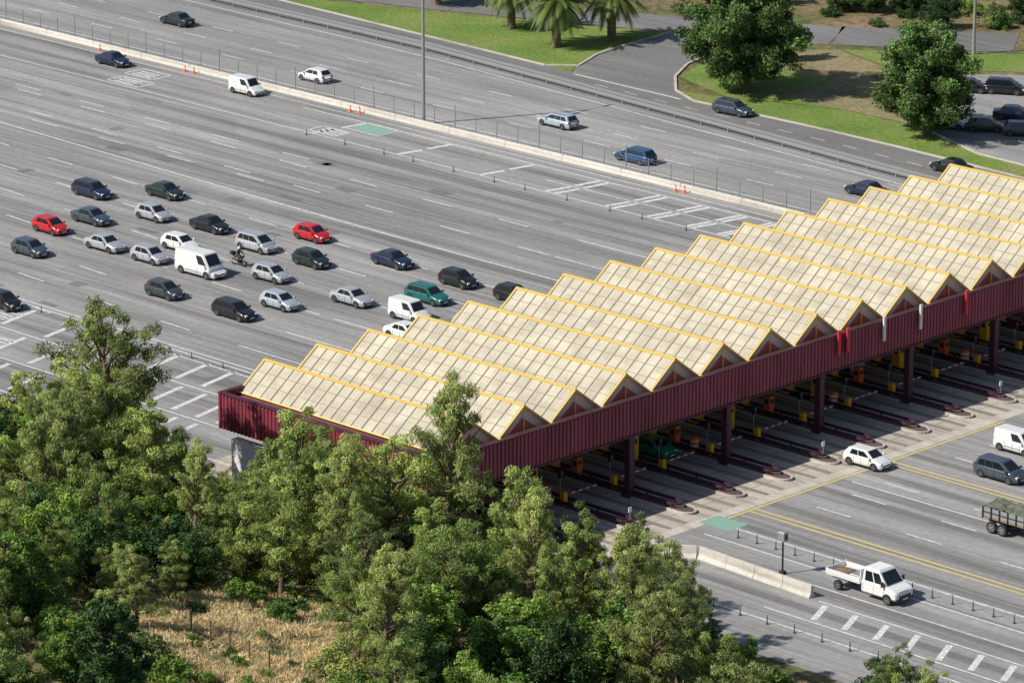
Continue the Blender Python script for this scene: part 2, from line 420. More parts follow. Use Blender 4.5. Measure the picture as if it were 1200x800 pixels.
def booth(y,x):
    e=empty('toll_booth',(x,y,.2))
    b=MB(); b.bbox(-1.3,1.3,-.62,.62,0,1.05,.02,0); b.box(-1.3,1.3,-.62,.62,2.2,2.35,0)
    for sx in(-1.22,-.05,1.22):
        for sy in(-.56,.56): b.box(sx-.06,sx+.06,sy-.06,sy+.06,1.05,2.2,0)
    b.obj('cabin',['teal'],e)
    b=MB(); b.box(-1.2,1.2,-.55,.55,1.06,2.19,0); b.obj('windows',['bglass'],e)
    b=MB(); b.bbox(-1.55,1.55,-.8,.8,2.35,2.6,.08,0); b.obj('roof',['ybox'],e)
def machine(y,x,h,m,w=.3):
    b=MB(); b.bbox(x-w-.05,x+w+.05,y-w,y+w,.2,h,.07,0); b.box(x+w+.052,x+w+.07,y-.18,y+.18,h-.6,h-.25,1); b.box(x-.4,x+.4,y-.35,y+.35,.2,.3,1)
    b.box(x-.2,x+.2,y-w-.01,y-w-.002,h-.7,h-.3,1)
    b.obj('ticket_machine',[m,'dark'])
def crash(y,x):
    b=MB(); b.tube([(x,y,.2),(x,y,1.35)],.36,12,0); b.tube([(x,y,.55),(x,y,.72)],.37,12,1); b.tube([(x,y,.95),(x,y,1.1)],.37,12,1)
    b.obj('crash_cushion',['orange','wpaint'])
def boom(y,x):
    b=MB(); b.bbox(x-.2,x+.2,y-.2,y+.2,.2,1.15,.04,0)
    n=8; 
    for k in range(n): b.box(x+.21,x+.27,y+.2+k*.4,y+.2+(k+1)*.4,.95,1.05,1 if k%2 else 2)
    b.obj('boom_barrier',['ybox','wpaint','red'])
rr=random.Random(3)
for i in range(-3,14):
    y=YI(i); booth(y,23.6); machine(y,27.2,2.9,'ybox',.42); 
    if i%2: machine(y,29.9+rr.random()*.5,1.8,'orange',.28)
    else: machine(y,29.7+rr.random(),2.4,'ybox',.36)
    if i%3==0: crash(y,32.0+rr.random()*.6)
    boom(y,33.9)
    b=MB(); b.tube([(33.2,y+.3,.2),(33.2,y+.3,2.3)],.04,6,0); b.bbox(33.15,33.4,y+.14,y+.46,2.1,2.75,.03,1); b.tube([(33.4,y+.3,2.55),(33.44,y+.3,2.55)],.1,8,2 if i%3 else 3)
    b.obj('lane_traffic_light',['galv','dark','teal','red'])
    if i<1 or i%4==0:
        b=MB(); b.tube([(40.9,y,.2),(40.9,y,1.4)],.03,6,0); b.bbox(40.87,40.93,y-.16,y+.16,1.2,1.6,.02,1); b.obj('island_sign',['galv','wpaint'])

# ---------------------------------------------------------------- markings
wm=MB(); ym=MB(); gm=MB()
def fl(Y0,X):
    k=1-.10*sst(0,1,max(0,(-15-X))/110)
    return 47+(Y0-47)*k
def dashed(Y0,Xa,Xb,on,off,w=.19):
    x=Xa
    while x<Xb:
        wm.line(x,fl(Y0,x),min(x+on,Xb),fl(Y0,min(x+on,Xb)),w); x+=on+off
for i in range(1,11):
    y0=YI(i)
    if i in(8,): 
        x=-260
        while x<6: wm.line(x,fl(y0,x),x+10,fl(y0,x+10),.24); x+=10
        continue
    dashed(y0,-220+(i*2.3),-16,4,6.5)
    wm.line(-16,y0,8.6,y0,.2)
    wm.line(-2,y0-.75,8.4,y0-.75,.12); wm.line(-2,y0+.75,8.4,y0+.75,.12)
x=-220
while x<-60: wm.line(x,30.8,x+4,30.8,.19); wm.line(x+3,21.9,x+7,21.9,.19); x+=10.5
for y0 in(-21.5,-22.2):
    x=-260
    while x<8: wm.line(x,y0,x+10,y0,.2); x+=10
for y in(38.3,41.6,45.2):
    wm.line(-75 if y!=41.6 else -36,y,9,y,.19)
wm.line(-220,38.3,-75,38.3,.17) ; wm.line(-220,46.6,9,46.6,.17)
for X in(-66.2,-53.7,-42.0,-33,-31.8,-25,-24,-19.5,-18.6,-14.5,-13.7,-10.5,-9.8):
    wm.line(X,38.5,X+.6,41.3,.55); wm.line(X+.6,42.0,X+1.1,45.0,.55)
gm.quad((-65.0,42.6,.009),(-60.8,42.6,.009),(-60.8,45.0,.009),(-65,45.0,.009))
for (x0,x1,y0,y1) in((-65.3,-60.5,42.3,45.3),(-67.5,-63.5,39.0,41.2),(-100,-95.5,42.3,45),(-99,-94,39,41.3)):
    for a in((x0,y0,x1,y0),(x0,y1,x1,y1),(x0,y0,x0,y1),(x1,y0,x1,y1)): wm.line(*a,.22,.012)
for (x0,y0) in((-66.8,39.5),(-99.5,42.8),(-98.5,39.4)):
    for k in range(3): wm.line(x0+.2,y0+k*.65,x0+3.2,y0+k*.65,.3)
gm.quad((-8,43,.009),(-4,43,.009),(-4,45,.009),(-8,45,.009))
gm.quad((43.9,-24.3,.009),(47.0,-24.3,.009),(47.0,-22,.009),(43.9,-22,.009))
for y in(-28.3,-34.2,-40.2,-45.8):
    wm.line(-60 if y>-30 else -40,y,8,y,.2); 
wm.line(-200,-46.6,8,-46.6,.2)
for X in(-44,-36.8,-31,-26,-21.5,-17.5,-13.8,-10.5,-7.5,-4.5,-2):
    for y in(-22.9,-28.9,-34.8,-40.7): wm.line(X,y,X+1.1,y-4.7,.5)
for (x0,y0) in((-40,-24.5),(-34,-30.2)):
    for a in((x0,y0,x0+3.6,y0),(x0,y0-2.2,x0+3.6,y0-2.2),(x0,y0,x0,y0-2.2),(x0+3.6,y0,x0+3.6,y0-2.2)): wm.line(*a,.22,.012)
    for k in range(3): wm.line(x0+.3,y0-.4-k*.65,x0+3.3,y0-.4-k*.65,.3)
for Y,on,off in((51.0,9.9,.1),(55.6,3.5,7.5),(59.8,3.5,7.5),(64.0,3.5,7.5)):
    x=-220
    while x<200:
        wm.line(x,Y,x+on,Y,.18); x+=on+off
x=-220
while x<100:
    wm.line(x,rail_y(x)-1.9,x+10,rail_y(x+10)-1.9,.19); 
    x+=10
x=-60
while x<80: wm.line(x,(rail_y(x)+serv_top(x))/2+.6,x+2,(rail_y(x+2)+serv_top(x+2))/2+.6,.13,.012); x+=4.5
wm.line(-65,76.0,-49,75.6,.3,.012)
for y,mw in((-19.6,.2),(-18.9,.2),(-3.2,.2),(-2.5,.2)): ym.line(44.8,y,220,y,mw)
ym.line(44.9,-22,44.9,12,.22,.014)
for y in(-15.2,-11,-7,1.8,6.2,10.8,15.5,20,24.5):
    x=48
    while x<200: wm.line(x,y,x+3.5,y,.18); x+=9
for y in(-8.6,-23.4,-26.0,-36.9):wm.line(46 if y!=-36.9 else 54,y,220,y,.19)
wm.line(49.5,-28.9,80,-28.9,.16)
wm.line(62,-31.2,200,-31.2,.19)
x=63
while x<130: wm.line(x,-31.6,x+1.3,-34.5,.5); x+=2.9
wm.line(60,-34.9,200,-34.9,.19)
wm.obj('white_lane_markings',['white']); ym.obj('yellow_lane_markings',['yellow']); gm.obj('green_lane_markings',['green'])
M['patch']=asphalt('asphalt_patch',.19,streak=.1)
b=MB(); r=random.Random(5)
for k in range(34):
    x=r.uniform(-110,0); y=r.choice([YI(i)+2.8 for i in range(-1,12)])+r.uniform(-1,1); l=r.uniform(1,3.5); w=r.uniform(.3,1.6)
    b.quad((x,y,.004),(x+l,y,.004),(x+l,y+w,.004),(x,y+w,.004))
for y in(-9.3+i*11.3 for i in range(5)): b.line(-200,y+.6,6,y+.6,.07,.005)
for y in (-17,-11.4,-5.8,-.1,-22.6,-29.5,-33): b.line(45,y,200,y,.9,.004)
b.obj('asphalt_repair_patches',['patch'])
def jersey(x0,y0,x1,y1,n):
    b=MB()
    for k in range(n):
        a=Vector((x0+(x1-x0)*k/n,y0+(y1-y0)*k/n,0)); c=Vector((x0+(x1-x0)*(k+.985)/n,y0+(y1-y0)*(k+.985)/n,0))
        d=(c-a).normalized(); nn=Vector((-d.y,d.x,0))
        prof=[(-.32,0),(-.3,.1),(-.14,.35),(-.1,.95),(.1,.95),(.14,.35),(.3,.1),(.32,0)]
        vs=[a+nn*p+Vector((0,0,z)) for p,z in prof]+[c+nn*p+Vector((0,0,z)) for p,z in prof]
        b.add(vs,[(i,i+8,i+9,i+1) for i in range(7)]+[tuple(range(8)),tuple(range(15,7,-1))],0)
    b.obj('jersey_barrier',['barrierc'])
jersey(49.5,-30.3,61.2,-31.0,4); jersey(44,-34,49.3,-30.4,2)
def bollard_row(pts,hh=.7):
    for (x,y) in pts:
        b=MB(); b.tube([(x,y,0),(x,y,.08)],.12,8,0); b.tube([(x,y,.08),(x,y,hh)],.045,8,0); b.tube([(x,y,hh-.14),(x,y,hh-.07)],.05,8,1)
        b.obj('lane_delineator_post',['M_grn','galv'])
bollard_row([(48.5+1.9*k,-24.9) for k in range(20)])
bollard_row([(49.5+2.6*k,-37.5) for k in range(10)])
bollard_row([(-66+5.2*k+((k*7)%3)*.5,37.4) for k in range(14)],.6)
bollard_row([(-60+4*k,-22.9) for k in range(14)],.6)
def cone(x,y):
    b=MB(); b.bbox(x-.2,x+.2,y-.2,y+.2,0,.06,.01,0); b.tube([(x,y,.05),(x,y,.3),(x,y,.31),(x,y,.5),(x,y,.51),(x,y,.75)],[.15,.105,.105,.075,.075,.03],10,0)
    b.tube([(x,y,.3),(x,y,.45)],[.112,.088],10,1); b.obj('traffic_cone',['orange','wpaint'])
for x,y in((-95.8,47.3),(-94.6,47.5),(-70,47.4),(-68.8,47.6),(-110,47.4),(-23.9,47.3),(-22.9,47.5),(-33,-44.5),(-32,-44.3)): cone(x,y)
def lamp(x,y,h,z=0):
    b=MB(); b.tube([(x,y,z),(x,y,z+.9)],.22,10,0); b.tube([(x,y,z),(x,y,z+h*.5),(x,y,z+h)],[.2,.17,.13],10,0)
    for s in(-1,1):
        b.tube([(x,y,z+h-.1),(x,y+s*1.2,z+h+.25),(x,y+s*2,z+h+.3)],.045,6,0); b.bbox(x-.17,x+.17,y+s*2.4-.5,y+s*2.4+.5,z+h+.22,z+h+.4,.05,0)
    b.obj('street_lamp',['galv'])
lamp(-60.8,49.1,17); lamp(-8,112,9); lamp(-40,113.5,9); lamp(-150,49.1,17); lamp(40,49.1,17)
b=MB(); b.tube([(56.2,-28.6,0),(56.2,-28.6,2.9)],.07,8,0); b.bbox(55.9,56.5,-28.85,-28.35,2.6,3.3,.06,1); b.bbox(56.0,56.4,-28.8,-28.4,0,.25,.03,0); b.box(56.51,56.54,-28.7,-28.5,2.75,3.1,0)
b.obj('traffic_camera_post',['dark','galv'])

# ---------------------------------------------------------------- vehicles
def bil(q,u,v):
    a,b_,c,d=[Vector(p) for p in q]; return (a*(1-u)+b_*u)*(1-v)+(d*(1-u)+c*u)*v
def glass(b,q,u0,u1,v0,v1,off,mi=1):
    a,b_,c,d=[Vector(p) for p in q]; n=(b_-a).cross(d-a).normalized()*off
    b.add([bil(q,u0,v0)+n,bil(q,u1,v0)+n,bil(q,u1,v1)+n,bil(q,u0,v1)+n],[(0,1,2,3)],mi)
def wheel(b,x,y,r,w,s):
    b.tube([(x,y-w/2,r),(x,y-w/2+.03,r),(x,y+w/2-.03,r),(x,y+w/2,r)],[r*.9,r,r,r*.9],18,2)
    ye=y+s*(w/2+.006)
    n=14; vs=[(x+math.cos(2*math.pi*k/n)*r*.62,ye,r+math.sin(2*math.pi*k/n)*r*.62) for k in range(n)]
    b.add(vs,[tuple(range(n)) if s<0 else tuple(reversed(range(n)))],3)
    for k in range(5):
        a=2*math.pi*k/5; c=Vector((x+math.cos(a)*r*.38,ye+s*.004,r+math.sin(a)*r*.38)); e=.06
        b.add([c+Vector((dx,0,dz)) for dx,dz in((-e,-e),(e,-e),(e,e),(-e,e))],[(0,1,2,3)],2)
K={
'hatch':dict(L=3.95,W=1.70,H=1.46,g=(.22,.42,.86,.985),belt=.93,win=[(.13,.45,.24),(.48,.80,None)]),
'sedan':dict(L=4.45,W=1.74,H=1.42,g=(.25,.42,.70,.85),belt=.92,win=[(.13,.46,.25),(.49,.86,None)]),
'wagon':dict(L=4.6,W=1.76,H=1.47,g=(.24,.40,.90,.99),belt=.93,win=[(.11,.39,.2),(.41,.66,None),(.68,.93,None)]),
'mpv':dict(L=4.4,W=1.78,H=1.62,g=(.17,.38,.90,.99),belt=.98,win=[(.14,.42,.26),(.44,.68,None),(.70,.92,None)]),
'van':dict(L=4.15,W=1.72,H=1.83,g=(.20,.34,.97,.998),belt=1.02,win=[(.10,.36,.18)]),
'bigvan':dict(L=5.3,W=1.98,H=2.25,g=(.13,.27,.975,.999),belt=1.15,win=[(.08,.26,.14)]),
}
def car_mesh(kind):
    k=K[kind]; L,W,H,belt=k['L'],k['W'],k['H'],k['belt']; hw=W/2; g=k['g']
    b=MB(); zb=.2; X=lambda t:L/2-t*L
    sed=kind=='sedan'
    st=[(0,.50,.74),(.012,.60,.82),(.04,.68,.91),(.10,.76,.97),(g[0]*.75,.86 if kind not in('bigvan','mpv','van') else .95,.99),(g[0]+.02,belt,1),(.45,belt+.01,1.0),(.7,belt+.02,1.0),(.87,belt+.02,.99),(.955,belt-.01 if not sed else belt-.02,.95),(.985,belt-.06,.91),(1,.58,.84)]
    def ring(t,zt,f):
        h=hw*f; z0=zb+(.1 if t in(0,1) else 0); zm=(z0+zt)/2
        half=[(h*.88,z0),(h*.985,z0+.1),(h,zm),(h*.975,zt-.1),(h*.93,zt-.03),(h*.82,zt+.005),(h*.4,zt+.03)]
        return [(X(t),-y,z) for y,z in half]+[(X(t),y,z) for y,z in reversed(half)]
    rs=[ring(*s) for s in st]; n=len(rs[0])
    b.add([p for r in rs for p in r],[(i*n+j,i*n+j+1,(i+1)*n+j+1,(i+1)*n+j) for i in range(len(rs)-1) for j in range(n-1)]+[tuple(range(n)),tuple(reversed(range((len(rs)-1)*n,len(rs)*n)))],0,True)
    zt=H; z0=belt-.03; tb=.75 if kind not in('van','bigvan') else .86
    def rect(z,f):
        xf=X(g[0])*(1-f)+X(g[1])*f; xr_=X(g[3])*(1-f)+X(g[2])*f; h=hw*(.93*(1-f)+tb*f); return xf,xr_,h,z
    lv=[rect(z0,0),rect(z0+(zt-z0)*.9,.9),rect(zt-.02,1.02)]
    vs=[]
    for j,(xf,xr_,h,z) in enumerate(lv):
        c=.12 
        vs+=[(xf,-h*.86,z),(xf-c,-h,z),(xr_+c*.6,-h,z),(xr_,-h*.88,z),(xr_,h*.88,z),(xr_+c*.6,h,z),(xf-c,h,z),(xf,h*.86,z)]
    xf,xr_,h,z=lv[-1]
    vs+=[(xf-.18,-h*.7,H+.012),(xf-.22,-h*.78,H+.012),(xr_+.15,-h*.78,H),(xr_+.1,-h*.7,H),(xr_+.1,h*.7,H),(xr_+.15,h*.78,H),(xf-.22,h*.78,H+.012),(xf-.18,h*.7,H+.012)]
    fs=[]
    for j in range(3):
        for i in range(8): fs.append((j*8+i,j*8+(i+1)%8,(j+1)*8+(i+1)%8,(j+1)*8+i))
    fs.append(tuple(range(24,32)))
    b.add(vs,fs,0,False)
    A,B=lv[0],lv[1]
    ws=[(A[0],A[2]*.86*-1,A[3]),(A[0],A[2]*.86,A[3]),(B[0],B[2]*.86,B[3]),(B[0],-B[2]*.86,B[3])]
    glass(b,ws,.03,.97,.1,.97,.012)
    rw=[(A[1],A[2]*.88,A[3]),(A[1],-A[2]*.88,A[3]),(B[1],-B[2]*.88,B[3]),(B[1],B[2]*.88,B[3])]
    if kind!='bigvan': glass(b,rw,.06,.94,.16 if kind!='sedan' else .12,.94,.012)
    for s in(-1,1):
        q=[(A[0]-.12,s*A[2],A[3]),(A[1]+.07,s*A[2],A[3]),(B[1]+.07,s*B[2],B[3]),(B[0]-.12,s*B[2],B[3])]
        for (u0,u1,_) in k['win']:
            pts=[bil(q,max(.015,u0-.09) if _ else u0,.13),bil(q,u1,.13),bil(q,u1-(.0 if u1<.75 or kind in('van','bigvan') else .02),.9),bil(q,u0-.02 if _ else u0,.9)]
            nn=Vector((0,s,.35)).normalized()*.012
            pts=[p+nn for p in pts]
            if s>0: pts=pts[::-1]
            b.add(pts,[(0,1,2,3)],1)
    r=.31 if kind!='bigvan' else .35
    for t in(.18,.81):
        for s in(-1,1):
            x=X(t); n=16
            vs=[(x+math.cos(math.pi*kk/n)*(r+.07),s*(hw+.004),r+math.sin(math.pi*kk/n)*(r+.07)) for kk in range(n+1)]+[(x-(r+.07),s*(hw+.004),.18),(x+(r+.07),s*(hw+.004),.18)]
            b.add(vs,[tuple(range(len(vs)))],4)
            wheel(b,x,s*(hw-.085),r,.2,s)
    for s in(-1,1):
        b.box(X(.70),X(.29),s*hw-.01,s*hw+.012,.22,.30,4)
        b.box(X(.69),X(.3),s*(hw)-.01,s*hw+.008,.52,.56,4 if kind in('van','bigvan') else 0)
        for tt in(.31,.5,.69) if kind!='bigvan' else(.2,.4): b.box(X(tt)-.008,X(tt)+.008,s*hw-.01,s*hw+.004,.3,belt-.1,4)
        b.bbox(X(g[0]+.06)-.1,X(g[0]+.06)+.08,s*(hw+.02) if s>0 else -hw-.2,s*(hw+.02)+.18 if s>0 else -hw-.02,belt-.02,belt+.14,.03,0)
        y0,y1=sorted((s*hw*.50,s*hw*.84))
        b.bbox(X(.055),X(.0)-.055,y0,y1,.52,.70,.04,5)
        y0,y1=sorted((s*hw*.62,s*hw*.88))
        b.bbox(X(1)+.0,X(.965),y0,y1,.62,belt-.04 if kind!='mpv' else belt+.1,.02,6)
    b.box(X(0)-.02,X(0)+.012,-hw*.42,hw*.42,.42,.54,4)
    b.box(X(0)-.02,X(0)+.02,-.26,.26,.33,.42,7); b.box(X(1)-.02,X(1)+.02,-.26,.26,.5,.6,7)
    b.box(X(0)-.05,X(0)+.016,-hw*.6,hw*.6,.22,.31,4); b.box(X(1)-.014,X(1)+.03,-hw*.6,hw*.6,.24,.34,4)
    if kind=='wagon':
        for s in(-1,1): b.tube([(B[0]-.3,s*B[2]*.93,H+.05),(B[1]+.2,s*B[2]*.93,H+.05)],.02,5,4)
    for s in (-.3,.3): b.tube([(A[0]+.03,s,A[3]+.05),(A[0]-.25,s+.25,A[3]+.27)],.012,4,4)
    return b.mesh(kind+'_body',['wpaint','glass','tire','rim','dark','head','tail','plate'])
CM={k:car_mesh(k) for k in K}
PC={'navy':(.012,.022,.06),'black':(.012,.013,.015),'dgreen':(.015,.03,.028),'red':(.5,.012,.02),'dgrey':(.045,.052,.06),'silver':(.5,.52,.54),
 'lsilver':(.5,.57,.62),'white':(.75,.75,.73),'teal':(.01,.13,.12),'blue':(.015,.07,.18),'slate':(.05,.07,.095),'mgreen':(.03,.30,.17)}
PM={k:mat('paint_'+k,c,.3,metal=.35 if 'silver' in k else .0,spec=.5,coat=.6) for k,c in PC.items()}
NM={'hatch':'hatchback_car','sedan':'sedan_car','wagon':'station_wagon_car','mpv':'minivan_car','van':'small_white_van','bigvan':'delivery_van'}
def car(kind,color,x,y,back=False,rz=0,name=None):
    o=place(CM[kind],name or NM[kind],(x,y,.012),(math.pi if back else 0)+rz)
    o.material_slots[0].link='OBJECT'; o.material_slots[0].material=PM[color]
    return o
cars=[('wagon','navy',-63.2,6.3),('sedan','dgreen',-57.9,11.1),('hatch','red',-56,-5.),('sedan','slate',-55.8,-.1),('hatch','silver',-52.5,4.8),('hatch','slate',-51.3,-11.4),
('sedan','silver',-47.7,-5.4),('hatch','silver',-41.6,-5.2),('hatch','white',-42.7,-.5),('sedan','black',-45.6,5.9),('mpv','silver',-37.4,4.3),('hatch','red',-36.3,10.4),
('bigvan','white',-35,-4.8),('hatch','silver',-29,-1.6),('hatch','dgreen',-29.9,4.3),('sedan','navy',-24.6,9.5),('hatch','black',-15.6,9.1),('hatch','dgrey',-31.9,-11.9),
('wagon','black',-22.6,-11.9),('hatch','lsilver',-21.9,-7.1),('sedan','silver',-18.3,-1.7),('wagon','teal',-13.9,3.5),('van','white',-11.0,-1.6),('hatch','black',-8.5,9.0),
('hatch','black',-39.5,-24.3),('sedan','white',-7.0,-5.9),('hatch','silver',-4.6,-.1),('sedan','navy',-103.8,44),('van','white',-83.6,45.2),('hatch','dgrey',4.5,-11.6),
('hatch','white',44.3,-4.7),('mpv','slate',53.9,.2),('van','white',50.7,6.5),('hatch','mgreen',30.2,-14.5),('hatch','silver',2,4.6),('sedan','white',25.5,14.)]
for c in cars:
    o=car(*c); o.rotation_euler.z+=rr.uniform(-.02,.02)
for c in[('sedan','dgreen',-113.7,62),('hatch','white',-82.6,54.2),('wagon','lsilver',-50.1,58),('wagon','blue',-34.6,53),('sedan','navy',-9.7,59.2),('sedan','black',-9.4,71.9)]:
    car(*c,back=True)
for c in[('wagon','slate',-40.7,74.6,0.05),('hatch','black',-29.3,99.6,.5),('mpv','black',-26.2,101.6,.5),('hatch','dgrey',-17.5,87.4,.6),('hatch','slate',-13.6,88.6,.6),('hatch','silver',-22.5,104,.5),('sedan','black',-33,97.2,.5),('hatch','lsilver',-21,85.5,.6),('sedan','navy',-18.5,93.5,.6)]:
    car(c[0],c[1],c[2],c[3],rz=c[4],name='parked_car')
def flatbed(x,y):
    e=empty('flatbed_truck',(x,y,0)); b=MB()
    st=[(3.0,.75,.85,.5),(2.93,1.0,.93,.42),(2.7,1.1,.97,.4),(2.25,1.22,.98,.4),(2.1,1.28,.98,.42),(.1,1.3,.98,.42),(.0,1.3,.97,.42)]
    rs=[]
    for X,zt,h,z0 in st: rs.append([(X,-h*.9,z0),(X,-h,z0+.12),(X,-h,zt-.12),(X,-h*.93,zt),(X,h*.93,zt),(X,h,zt-.12),(X,h,z0+.12),(X,h*.9,z0)])
    n=8; b.add([p for r in rs for p in r],[(i*n+j,i*n+j+1,(i+1)*n+j+1,(i+1)*n+j) for i in range(len(rs)-1) for j in range(n-1)]+[tuple(range(n)),tuple(reversed(range((len(rs)-1)*n,len(rs)*n)))],0)
    A=(2.2,.02,.92,1.22); B=(1.45,.1,.80,2.12)
    va=[(A[0],-A[2],A[3]),(A[1],-A[2],A[3]),(A[1],A[2],A[3]),(A[0],A[2],A[3]),(B[0],-B[2],B[3]),(B[1],-B[2],B[3]),(B[1],B[2],B[3]),(B[0],B[2],B[3]),(B[0]-.15,-B[2]+.1,B[3]+.1),(B[1]+.05,-B[2]+.1,B[3]+.1),(B[1]+.05,B[2]-.1,B[3]+.1),(B[0]-.15,B[2]-.1,B[3]+.1)]
    b.add(va,[(0,1,5,4),(1,2,6,5),(2,3,7,6),(3,0,4,7),(4,5,9,8),(5,6,10,9),(6,7,11,10),(7,4,8,11),(8,9,10,11)],0)
    ws=[va[0],va[3],va[7],va[4]]; glass(b,ws,.06,.94,.1,.92,.012)
    glass(b,[va[2],va[1],va[5],va[6]],.1,.9,.4,.9,-.012)
    for s in(0,1):
        q=[va[0],va[1],va[5],va[4]] if s==0 else [va[3],va[2],va[6],va[7]]
        off=Vector((0,-1 if s==0 else 1,.1))*.012
        for u0,u1,u0t in((.14,.48,.1),(.53,.9,.53)):
            b.add([bil(q,u0,.1)+off,bil(q,u1,.1)+off,bil(q,u1,.86)+off,bil(q,u0t,.86)+off],[(0,1,2,3)],1)
        sg=-1 if s==0 else 1
        for xx in(1.95,1.05,.12): b.box(xx-.01,xx+.01,sg*.98-.004,sg*.98+.004,.55,1.2,4)
        y0,y1=sorted((sg*.55,sg*.85)); b.bbox(2.8,3.0,y0,y1,.78,.98,.03,5)
        y0,y1=sorted((sg*.99,sg*1.2)); b.bbox(1.85,1.98,y0,y1,1.25,1.6,.03,4)
        for xx in(2.25,-2.1):
            n=16; vs=[(xx+math.cos(math.pi*kk/n)*.42,sg*.985,.38+math.sin(math.pi*kk/n)*.42) for kk in range(n+1)]
            if xx>0: b.add(vs,[tuple(range(len(vs)))],4)
            wheel(b,xx,sg*.88,.36,.24,sg)
    b.box(2.95,3.03,-.6,.6,.55,.72,4); b.box(2.9,3.06,-.85,.85,.38,.52,4); b.box(3.06,3.08,-.26,.26,.4,.5,7)
    b.obj('crew_cab',['wpaint','glass','tire','rim','dark','head','tail','plate'],e)
    b=MB(); b.box(-3.1,-.12,-1.02,1.02,.95,1.05,0); b.box(-3.0,0,-.45,-.3,.6,.95,1); b.box(-3.0,0,.3,.45,.6,.95,1)
    for s in(-1,1): y0,y1=sorted((s*.99,s*1.05)); b.box(-3.12,-.12,y0,y1,1.06,1.38,0)
    b.box(-3.16,-3.1,-1.02,1.02,1.06,1.38,0); b.box(-.14,-.06,-1.0,1.0,1.06,2.0,0)
    for s in(-1,1):
        for xx in(-.3,-3.05): b.box(xx,xx+.06,s*1.0-.03,s*1.0+.03,1.38,1.5,0)
    b.obj('flat_bed',['wpaint','dark'],e)
    b=MB(); b.bbox(-2.9,-1.7,-.7,.5,1.06,1.2,.05,0); b.bbox(-1.4,-.5,-.6,.8,1.06,1.3,.05,1); b.tube([(-2.6,.6,1.15),(-.6,.75,1.18)],.06,8,1); b.obj('cargo',['wood','galv'],e)
    e.scale=(1.08,1.08,1.08)
flatbed(63.7,-27.4)
def dump(x,y):
    e=empty('dump_truck',(x,y,0)); b=MB()
    b.box(-2.9,1.2,-1.2,1.2,1.15,1.3,0)
    for s in(-1,1):
        y0,y1=sorted((s*1.2,s*1.13)); b.box(-2.9,1.2,y0,y1,1.3,2.0,2)
        for k in range(6): xx=-2.85+k*.8; y0,y1=sorted((s*1.2,s*1.27)); b.box(xx,xx+.09,y0,y1,1.1,2.05,1)
        y0,y1=sorted((s*1.2,s*1.25)); b.box(-2.9,1.2,y0,y1,1.62,1.68,1)
    b.box(-2.97,-2.9,-1.2,1.2,1.15,2.0,2); b.box(1.2,1.27,-1.2,1.2,1.15,2.4,0)
    b.box(-2.8,4.2,-.5,-.35,.7,1.1,1); b.box(-2.8,4.2,.35,.5,.7,1.1,1); b.obj('cargo_bed',['wood','dark','galv'],e)
    b=MB(); r=random.Random(4); n=12
    g=[[(-2.85+4.0*i/n,-1.1+2.2*j/8,1.85+.28*r.random()+.25*math.sin(math.pi*j/8)) for j in range(9)] for i in range(n+1)]
    b.add([p for q in g for p in q],[(i*9+j,(i+1)*9+j,(i+1)*9+j+1,i*9+j+1) for i in range(n) for j in range(8)],0); b.obj('load',['M_grn2'],e)
    b=MB()
    b.bbox(1.6,3.6,-1.15,1.15,.7,1.5,.03,0); 
    b.add([(3.6,-1.15,1.5),(1.6,-1.15,1.5),(1.6,1.15,1.5),(3.6,1.15,1.5),(3.25,-1.05,2.5),(1.65,-1.05,2.5),(1.65,1.05,2.5),(3.25,1.05,2.5)],[(0,1,5,4),(1,2,6,5),(2,3,7,6),(3,0,4,7),(4,5,6,7)],0)
    glass(b,[(3.6,-1.15,1.5),(3.6,1.15,1.5),(3.25,1.05,2.5),(3.25,-1.05,2.5)],.06,.94,.08,.85,.012)
    for s in(-1,1): 
        y0,y1=sorted((s*1.155,s*1.1)); b.box(2.2,3.1,y0,y1,1.55,2.2,1)
        for xx in(2.7,-1.0,-2.0): wheel(b,xx,s*1.05,.48,.3,s)
    b.obj('cab_and_wheels',['wpaint','glass','tire','rim','dark','head'],e)
dump(63.6,-9.5)
